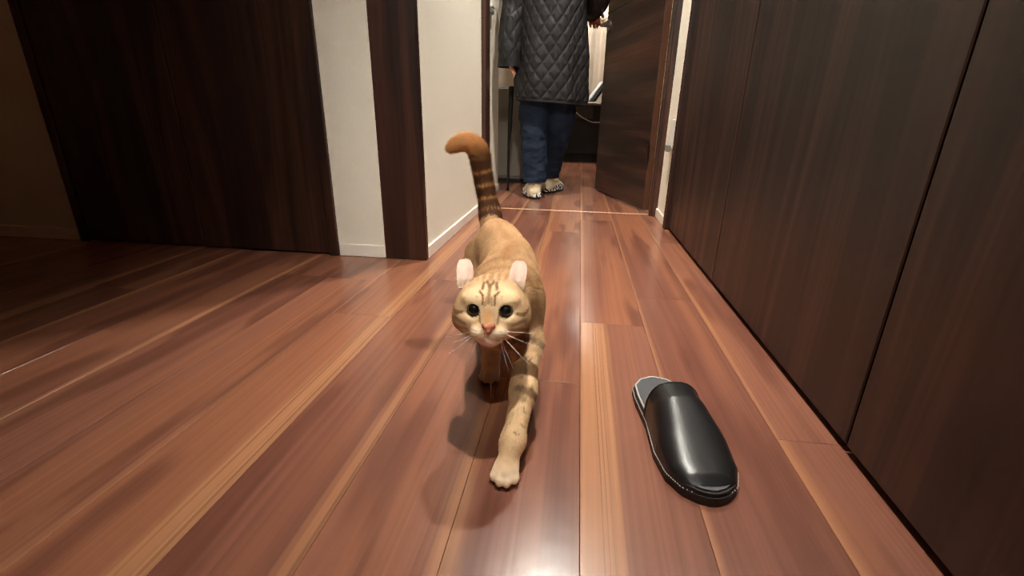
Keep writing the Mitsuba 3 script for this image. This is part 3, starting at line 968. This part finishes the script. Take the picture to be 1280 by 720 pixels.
def paw(c, d, w=0.0165):
    d = np.array(d, float)
    d /= np.linalg.norm(d)
    s = np.array([d[1], -d[0], 0])
    c = np.array(c, float)
    G.ell(c, (w, 0.019, 0.0125), 0.008, np.stack([s, d, [0, 0, 1.0]]))
    for t, fwd, r in ((-0.0138, 0.010, 0.0062), (-0.0049, 0.0175, 0.0068), (0.0049, 0.0175, 0.0068), (0.0138, 0.010, 0.0062)):
        a_ = c + s * t * 0.8 + d * 0.0 + [0, 0, 0.0055]
        b_ = c + s * t + d * fwd + [0, 0, -0.0040]
        G.cone(a_, b_, r * 0.9, r, 0.0016)
        G.cone(b_ + d * 0.002, b_ + d * 0.004 + [0, 0, -0.002], r * 0.85, r * 0.7, 0.002)


paw((-0.0685, 0.492, 0.0135), (-0.05, -1, 0))
paw((-0.1345, 0.735, 0.0135), (0.0, -1, 0))
paw((-0.107, 1.030, 0.0130), (0.0, -1, 0))
paw((-0.176, 0.900, 0.0130), (0.0, -1, 0))
# tail
for i in range(0, 47):
    G.cone(TAIL[i], TAIL[i + 1], TR[i], TR[i + 1], 0.010 if i < 8 else 0.004)
# head
G.ell(hl(0, -0.004, 0.004), (0.0470, 0.046, 0.040), 0.02, HR)
for s in (-1, 1):
    G.ell(hl(s * 0.026, 0.006, -0.013), (0.0275, 0.029, 0.0265), 0.014, HR)
    G.ell(hl(s * 0.0110, 0.0390, -0.0245), (0.0140, 0.0130, 0.0105), 0.006, HR)
    G.ell(hl(s * 0.0205, 0.026, 0.0165), (0.0155, 0.013, 0.0085), 0.012, HR)
    G.ell(hl(s * 0.0225, 0.030, -0.0105), (0.014, 0.010, 0.008), 0.010, HR)
G.cone(hl(0, 0.030, 0.012), hl(0, 0.0445, -0.0130), 0.0125, 0.0085, 0.010)
G.ell(hl(0, 0.0375, -0.0375), (0.0130, 0.0110, 0.0075), 0.006, HR)
G.ell(hl(0, 0.016, -0.030), (0.026, 0.024, 0.014), 0.014, HR)
EYES = [hl(-0.0212, 0.0300, 0.0035), hl(0.0212, 0.0300, 0.0035)]
for e in EYES:
    G.ell(e + Fh * 0.0055, (0.0094, 0.0075, 0.0086), 0.002, HR, sub=True)
# mouth line
for s in (-1, 1):
    for q in range(6):
        t0 = q / 6
        m0 = hl(s * 0.0140 * t0, 0.0525 - 0.009 * t0**2, -0.0310 - 0.0030 * math.sin(t0 * 2.6))
        G.ell(m0, (0.0018, 0.005, 0.0011), 0.0012, HR, sub=True)
G.ell(hl(0, 0.0540, -0.0255), (0.0008, 0.004, 0.0045), 0.001, HR, sub=True)
catm = G.mesh(1)
del G


def dist_chain(p, pts):
    """distance to a polyline and position along it (0..1)"""
    pts = np.asarray(pts, float)
    L = np.concatenate([[0], np.cumsum(np.linalg.norm(np.diff(pts, axis=0), axis=1))])
    best, par = np.full(len(p), 9.0), np.zeros(len(p))
    for i in range(len(pts) - 1):
        ab = pts[i + 1] - pts[i]
        t = np.clip(((p - pts[i]) @ ab) / (ab @ ab), 0, 1)
        d = np.linalg.norm(p - pts[i] - t[:, None] * ab, axis=1)
        m = d < best
        best[m], par[m] = d[m], (L[i] + t * (L[i + 1] - L[i]))[m] / L[-1]
    return best, par


def sst(a, b, x):
    t = np.clip((x - a) / (b - a), 0, 1)
    return t * t * (3 - 2 * t)


def seg(x, u, a, b, w, soft=0.6):
    """mask of a stroke from a to b in the plane (x, u)"""
    a, b = np.array(a), np.array(b)
    ab = b - a
    t = np.clip(((x - a[0]) * ab[0] + (u - a[1]) * ab[1]) / (ab @ ab), 0, 1)
    d = np.hypot(x - a[0] - t * ab[0], u - a[1] - t * ab[1])
    return 1 - sst(w * (1 - soft), w * (1 + soft), d)


CREAM, TAN, RUST, DARK, WHITE = srgb(222, 188, 145), srgb(158, 120, 83), srgb(134, 90, 52), srgb(118, 72, 36), srgb(244, 226, 204)


def coat_colours(p):
    n1 = meshkit.fbm(p * [26, 14, 22], 3, seed=4)
    n2 = meshkit.noise(p * 160, seed=9)
    col = TAN + (CREAM - TAN) * (0.25 * n1)[:, None]
    blend = lambda c, m: col + (np.asarray(c) - col) * np.clip(m, 0, 1)[:, None]
    # soft blotches on the flanks, darker saddle line
    col = blend(RUST, 0.45 * sst(0.55, 0.68, meshkit.fbm(p * [30, 11, 26], 2, seed=21)) * (p[:, 1] > 0.62))
    col = blend(RUST, 0.40 * sst(0.012, 0.0, np.abs(p[:, 0] - np.interp(p[:, 1], [0.65, 0.8, 0.97], [-0.102, -0.110, -0.166]))) * (p[:, 2] > 0.2) * (p[:, 1] > 0.68))
    # pale belly and chest
    col = blend(CREAM, 0.8 * sst(0.15, 0.10, p[:, 2]) * (p[:, 1] > 0.6))
    # legs
    for L_, off in ((LEG_L, 0.0), (LEG_R, 0.35), (HIND_L, 0.2), (HIND_R, 0.6)):
        d, t = dist_chain(p, L_[1:])
        on = sst(0.045, 0.030, d) * (p[:, 2] < 0.16)
        col = blend(CREAM, on * 0.9)
        if L_ is LEG_L:
            w = 0.03 * (meshkit.noise(p * 60, seed=2) - 0.5)
            side = sst(-0.075, -0.062, p[:, 0])
            band = sst(0.075, 0.05, np.abs(t - 0.28 + w)) + 0.85 * side * sst(0.040, 0.020, np.abs(t - 0.47 + w)) + 0.7 * sst(0.04, 0.02, np.abs(t - 0.05 + w))
            spots = sst(0.74, 0.82, meshkit.noise(p * [130, 130, 90], seed=33)) * (t > 0.35) * (t < 0.85) * 0.6
            col = blend(RUST * 0.55, on * np.clip(band * 0.9 + spots, 0, 1))
        else:
            col = blend(RUST, on * 0.22 * sst(0.1, 0.6, np.sin((t + off) * 26)))
        col = blend(WHITE, on * 0.35 * sst(0.03, 0.018, p[:, 2]) + (0.35 * on if L_ is LEG_R else 0))
        if L_ is LEG_R:
            col = blend(srgb(206, 196, 172), on * 0.6)
    # head
    h = p - C0
    X, Fq, U = h @ Xh, h @ Fh, h @ Uh
    head = sst(0.074, 0.062, np.sqrt(X**2 + Fq**2 + (U * 0.95)**2)) * (p[:, 1] < 0.655)
    facing = sst(-0.020, 0.012, Fq)
    face = head * facing
    col = blend(CREAM, head * (0.35 + 0.65 * facing))
    col = blend(TAN, head * sst(0.010, 0.03, U) * 0.55 * sst(0.03, 0.01, Fq))
    ax = np.abs(X + 0.0008)
    col = blend(TAN, head * (0.55 * sst(0.034, 0.048, ax) + 0.25 * sst(-0.012, -0.03, U) * sst(0.022, 0.034, ax)))
    # forehead M and crown streaks
    st_ = seg(ax, U, (0.0075, 0.013), (0.0078, 0.024), 0.0015) + seg(ax, U, (0.0078, 0.024), (0.0125, 0.028), 0.0014)
    st_ += seg(ax, U, (0.0, 0.016), (0.0, 0.034), 0.0024) * 0.8 + seg(ax, U, (0.0, 0.034), (0.0045, 0.0385), 0.0018)
    st_ += seg(ax, U, (0.0095, 0.0315), (0.0085, 0.0365), 0.0020) + seg(ax, U, (0.0155, 0.0155), (0.0165, 0.023), 0.0011) * 0.6
    st_ += seg(ax, U, (0.004, 0.012), (0.0035, 0.022), 0.0010) * 0.6
    col = blend(RUST * 0.8, head * (Fq > -0.02) * np.clip(st_, 0, 1) * 0.95)
    top = sst(0.036, 0.041, U) * sst(0.2, 0.7, np.sin(ax * 700 + 0.8) * 0.5 + 0.5)
    col = blend(RUST, head * top * 0.5)
    # cheek lines running back from the eyes
    ck = seg(ax, U, (0.0310, 0.0015), (0.0450, -0.0035), 0.0020) + 0.9 * seg(ax, U, (0.0445, -0.0040), (0.0500, 0.0005), 0.0020)
    ck += 0.6 * seg(ax, U, (0.0320, -0.0150), (0.0460, -0.0105), 0.0026) + 0.5 * seg(ax, U, (0.0300, -0.0230), (0.0430, -0.0230), 0.0026)
    col = blend(RUST * 0.85, head * (Fq > -0.02) * np.clip(ck, 0, 1) * 0.9)
    # brow spots pale, nose bridge, muzzle
    col = blend(srgb(248, 222, 176), face * seg(ax, U, (0.018, 0.0165), (0.026, 0.0155), 0.005) * 0.7)
    col = blend(srgb(222, 164, 104), face * seg(ax, U, (0.0, 0.002), (0.0, -0.012), 0.0055) * 0.8)
    muz = seg(ax, U, (0.0, -0.0265), (0.015, -0.0260), 0.0095, 0.35) * (Fq > 0.02)
    col = blend(srgb(247, 222, 192), head * muz * 0.9)
    col = blend(srgb(226, 178, 162), head * (Fq > 0.02) * seg(ax, U, (0.0, -0.0370), (0.006, -0.0360), 0.0050) * 0.75)
    for q in range(3):
        col = blend(RUST, head * (Fq > 0.02) * seg(ax, U, (0.0140, -0.0205 - 0.004 * q), (0.0225, -0.0205 - 0.0042 * q), 0.0007) * 0.45)
    # dark rims round the eyes, tear line
    for e, s in zip(EYES, (-1, 1)):
        d = np.linalg.norm((p - e) - np.outer((p - e) @ Fh, Fh), axis=1)
        near = (Fq > 0.015)
        col = blend(srgb(250, 226, 184), near * head * sst(0.0155, 0.0115, d) * 0.55)
        col = blend(srgb(86, 62, 44), near * head * sst(0.0098, 0.0086, d))
        col = blend(srgb(150, 100, 62), near * head * seg(X * s, U, (0.0125, -0.001), (0.0112, -0.0115), 0.0012) * 0.8)
    # behind the head: darker neck bands
    col = blend(RUST, 0.5 * (p[:, 1] > 0.605) * (p[:, 1] < 0.70) * (p[:, 2] > 0.13) * (1 - head) * sst(0.1, 0.8, np.sin(p[:, 1] * 190 + 5 * n1)))
    # tail rings
    d, t = dist_chain(p, TAIL)
    tail = sst(0.034, 0.024, d) * (t > 0.05)
    ringm = sst(0.0, 0.6, np.sin(t * 46 + 1.5 * n1))
    tcol = srgb(66, 37, 18) + (srgb(186, 132, 80) - srgb(66, 37, 18)) * (0.60 * sst(0.75, 0.98, np.sin(t * 50 + 2 * n1)) * sst(0.68, 0.55, t))[:, None]
    tcol = tcol + (srgb(170, 112, 62) - tcol) * sst(0.62, 0.80, t)[:, None]
    tcol = tcol + (srgb(196, 142, 90) - tcol) * 0.7 * sst(0.72, 0.95, t)[:, None]
    col = col + (tcol - col) * tail[:, None]
    return col * (0.90 + 0.2 * n2)[:, None]


cv = np.array(catm.vertices)
ccol = coat_colours(cv)
scene['cat_skin'] = {'type': 'twosided', 'bsdf': {'type': 'principled', 'base_color': {'type': 'mesh_attribute', 'name': 'vertex_color'}, 'roughness': 0.75, 'specular': 0.2}}
add('cat__body', catm, 'cat_skin', True, color=ccol)
label('cat', 'orange tabby cat with curled back ears walking towards the camera, tail raised', 'cat')

# fur: short blades over the body, one mesh
NB = 150000
cn = np.array(catm.vertex_normals)
tri = catm.triangles
areas = catm.area_faces
cen = tri.mean(1)
hd = np.linalg.norm(cen - C0, axis=1)
wgt = areas * np.where(hd < 0.075, 2.2, 1.0) * np.where(cen[:, 1] > 1.0, 1.3, 1.0)
fi = rng.choice(len(tri), NB, p=wgt / wgt.sum())
r1, r2 = np.sqrt(rng.random(NB)), rng.random(NB)
bc = np.stack([1 - r1, r1 * (1 - r2), r1 * r2], 1)
root = (tri[fi] * bc[:, :, None]).sum(1)
nor = (cn[catm.faces[fi]] * bc[:, :, None]).sum(1)
nor /= np.linalg.norm(nor, axis=1, keepdims=True)
h = root - C0
X, Fq, U = h @ Xh, h @ Fh, h @ Uh
hr = np.linalg.norm(h, axis=1)
is_head = (hr < 0.070) & (root[:, 1] < 0.65)
nose = hl(0, 0.056, -0.016)
flow = np.tile([0.0, 0.9, -0.35], (NB, 1))
leg = root[:, 2] < 0.11
flow[leg] = [0, 0.15, -1.0]
flow[is_head] = (root - nose)[is_head]
dt, tt = dist_chain(root, TAIL)
is_tail = (dt < 0.03) & (tt > 0.05)
ti = np.clip((tt * 47).astype(int), 0, 46)
flow[is_tail] = (TAIL[ti + 1] - TAIL[ti])[is_tail]
flow += rng.normal(0, 0.28, (NB, 3)) * np.linalg.norm(flow, axis=1, keepdims=True)
flow -= nor * (flow * nor).sum(1, keepdims=True)
flow /= np.maximum(np.linalg.norm(flow, axis=1, keepdims=True), 1e-9)
length = np.full(NB, 0.0095)
length[leg] = 0.0055
length[is_tail] = 0.012
face_len = 0.0026 + 0.0055 * sst(0.02, -0.03, Fq) + 0.003 * sst(0.036, 0.05, np.abs(X)) * (U > -0.03)
length[is_head] = face_len[is_head]
length[root[:, 2] < 0.034] = 0.0018
length *= rng.uniform(0.7, 1.25, NB)
lift = np.where(is_tail, 0.75, np.where(is_head, 0.45, 0.42)) * rng.uniform(0.6, 1.4, NB)
keep = np.ones(NB, bool)
for e in EYES:
    keep &= np.linalg.norm(root - e, axis=1) > 0.0125
keep &= ~((np.abs(X) < 0.0075) & (Fq > 0.04) & (np.abs(U + 0.0165) < 0.0070))
keep &= root[:, 2] > 0.006
d1 = flow + nor * lift[:, None]
d1 /= np.linalg.norm(d1, axis=1, keepdims=True)
d2 = flow + nor * (lift * 0.35)[:, None] + [0, 0, -0.12]
d2 /= np.linalg.norm(d2, axis=1, keepdims=True)
side = np.cross(d1, nor)
side /= np.maximum(np.linalg.norm(side, axis=1, keepdims=True), 1e-9)
wd = (np.where(is_head, 0.00034, 0.00050) * rng.uniform(0.7, 1.3, NB))[:, None]
b0 = root - nor * 0.0006
mid = b0 + d1 * (length * 0.55)[:, None]
tip = mid + d2 * (length * 0.45)[:, None]
V = np.stack([b0 - side * wd, b0 + side * wd, mid - side * wd * 0.8, mid + side * wd * 0.8, tip], 1)[keep]
N5 = np.repeat(nor[keep][:, None], 5, 1)
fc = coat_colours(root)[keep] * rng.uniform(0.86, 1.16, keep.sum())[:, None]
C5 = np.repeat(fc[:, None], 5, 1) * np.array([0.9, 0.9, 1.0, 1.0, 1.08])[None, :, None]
K = len(V)
o = (np.arange(K) * 5)[:, None]
FF = np.concatenate([o + [0, 1, 3], o + [0, 3, 2], o + [2, 3, 4]])
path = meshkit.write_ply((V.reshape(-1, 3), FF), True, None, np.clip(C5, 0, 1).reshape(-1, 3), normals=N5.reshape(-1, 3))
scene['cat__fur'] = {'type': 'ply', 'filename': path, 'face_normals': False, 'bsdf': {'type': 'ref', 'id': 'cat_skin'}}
labels['cat__fur'] = {'label': 'short orange and cream fur', 'kind': 'stuff'}

# eyes
def eye_mat(e, key):
    ex, ey, ez = [float(q) for q in e]

    def fn(p, n, uv):
        d = mi.Vector3f(p.x - ex, p.y - ey, p.z - ez)
        a = d.x * float(Fe[0]) + d.y * float(Fe[1]) + d.z * float(Fe[2])
        r = dr.sqrt(dr.maximum(dr.squared_norm(d) - a * a, 0))
        pup = smoothstep(0.0066, 0.0070, r)
        iris = mix(lin(128, 122, 70), lin(70, 62, 34), smoothstep(0.0068, 0.0082, r))
        return mix(lin(6, 8, 7), iris, pup)
    pb(key, mikit.proc(fn), 0.10, 0.7, clearcoat=1.0, clearcoat_gloss=0.98)


for q, e in enumerate(EYES):
    Fe = eye - e
    Fe = Fe / np.linalg.norm(Fe)
    key = 'cat_eye_' + ('one', 'two')[q]
    eye_mat(e, key)
    ball = trimesh.creation.icosphere(4, 0.0098)
    ball.apply_translation(e)
    add('cat__eye' + ('' if q == 0 else '_001'), ball, key, True)
    label('cat__eye' + ('' if q == 0 else '_001'), 'round eye with a large black pupil')

# nose leather
FN = Field(hl(0, 0.05, -0.016) - 0.022, hl(0, 0.05, -0.016) + 0.022, 0.0007)
FN.cone(hl(-0.0056, 0.0500, -0.0128), hl(0.0056, 0.0500, -0.0128), 0.0030, 0.0030, 0.002)
for s in (-1, 1):
    FN.cone(hl(s * 0.0054, 0.0505, -0.0132), hl(0, 0.0530, -0.0205), 0.0033, 0.0025, 0.002)
FN.ell(hl(0, 0.0510, -0.0152), (0.0055, 0.0034, 0.0036), 0.002, HR)
for s in (-1, 1):
    FN.ell(hl(s * 0.0042, 0.0555, -0.0168), (0.0016, 0.0024, 0.0010), 0.001, HR, sub=True)
pb('nose_pink', srgb(190, 112, 84), 0.45)
add('cat__nose', FN.mesh(2), 'nose_pink', True)
label('cat__nose', 'pinkish brown nose')

# ears: rounded flaps that curl backwards
def ear(s):
    NU, NV = 26, 17
    base = hl(s * 0.0355 - 0.002, -0.006, 0.0285)
    upv = Uh * 0.985 + Xh * s * 0.10
    out, inn = [], []
    for i in range(NU):
        t = i / (NU - 1)
        w = 0.0118 * (1 - 0.10 * (1 - t)) * math.sqrt(max(1e-4, 1 - max(0.0, (t - 0.62) / 0.38)**2.2)) if t > 0.62 else 0.0118 * (0.92 + 0.08 * t / 0.62)
        c = base + upv * (0.040 * t - 0.004) - Fh * (0.002 + 0.020 * t**2.2)
        row, row2 = [], []
        for j in range(NV):
            a = (j / (NV - 1) * 2 - 1)
            cup = 0.0065 * (a * a) * (1 - 0.55 * t)
            p = c + Xh * (a * w) + Fh * cup + Xh * s * 0.0 
            row.append(p)
            row2.append(p - Fh * (0.0016 + 0.0012 * (1 - abs(a))) - Uh * 0.0004)
        out.append(row)
        inn.append(row2)
    A, B = np.array(out), np.array(inn)
    loops = []
    for i in range(NU):
        loops.append(np.vstack([A[i], B[i][::-1]]))
    return loft(loops, True)


def ear_col(p, n, uv):
    d = mi.Vector3f(p.x - float(C0[0]), p.y - float(C0[1]), p.z - float(C0[2]))
    u = d.x * float(Uh[0]) + d.y * float(Uh[1]) + d.z * float(Uh[2])
    low = 1 - smoothstep(0.036, 0.050, u + 0.006 * noise(p.x * 500, p.y * 500, p.z * 300))
    pink = mix(lin(220, 182, 164), lin(228, 198, 180), noise(p.x * 120, p.y * 120, p.z * 120))
    return mix(pink, lin(232, 214, 196), low)


pb('ear_skin', mikit.proc(ear_col), 0.65, 0.3)
for q, s in enumerate((-1, 1)):
    key = 'cat__ear' + ('' if q == 0 else '_001')
    em = ear(s)
    add(key, em, 'ear_skin', True)
    label(key, 'pale pink rounded ear curled backwards')
    tufts = []
    for t in range(70):
        a, b = rng.uniform(-1, 1), rng.uniform(0, 1)
        p = hl(s * 0.0355 - 0.002 + a * 0.0105, -0.0035 + 0.006 * a * a + rng.uniform(-0.001, 0.0015), 0.0270 + 0.008 * b)
        d = Uh * rng.uniform(0.5, 1.0) + Fh * rng.uniform(0.05, 0.35) + Xh * (a * 0.35 + rng.normal(0, 0.18))
        l = rng.uniform(0.005, 0.011)
        tufts.append(tube([p, p + d * l * 0.5, p + d * l - Fh * 0.0008], [0.00035, 0.0003, 0.00008], 4, False))
    add(key + '__tuft', cat_meshes(tufts), 'ear_skin', True)
    labels[key + '__tuft'] = {'label': 'white hair tuft at the ear base', 'kind': 'stuff'}

# whiskers
pb('whisker_white', srgb(250, 246, 238), 0.35)
WH = [(-1, 0.0165, -0.0190, (-0.90, 0.02, -0.30), 0.036), (-1, 0.0160, -0.0225, (-0.62, 0.12, -0.55), 0.040), (-1, 0.0135, -0.0245, (-0.30, 0.12, -0.85), 0.044), (-1, 0.0150, -0.0215, (-0.80, 0.05, -0.45), 0.030),
      (1, 0.0165, -0.0180, (1.0, 0.0, -0.12), 0.034), (1, 0.0165, -0.0205, (0.88, 0.05, -0.40), 0.044), (1, 0.0150, -0.0235, (0.62, 0.12, -0.68), 0.048), (1, 0.0130, -0.0250, (0.36, 0.12, -0.90), 0.044), (1, 0.0118, -0.0245, (0.26, 0.14, -0.96), 0.046)]
for s, x, u, d, L in WH:
    a0 = hl(s * (x + 0.0015), 0.0425, u - 0.0035)
    dv = d[0] * Xh + d[1] * Fh + d[2] * Uh
    dv /= np.linalg.norm(dv)
    tt_ = 1.2 * np.linspace(0, 1, 12)[:, None]
    pts = a0 + dv * L * tt_ + (-Fh * 0.3 + Uh * 0.10) * (L * 0.35) * tt_**2
    add(uniq('cat__whisker'), tube(pts, np.linspace(0.00050, 0.00018, 12), 5), 'whisker_white', True)
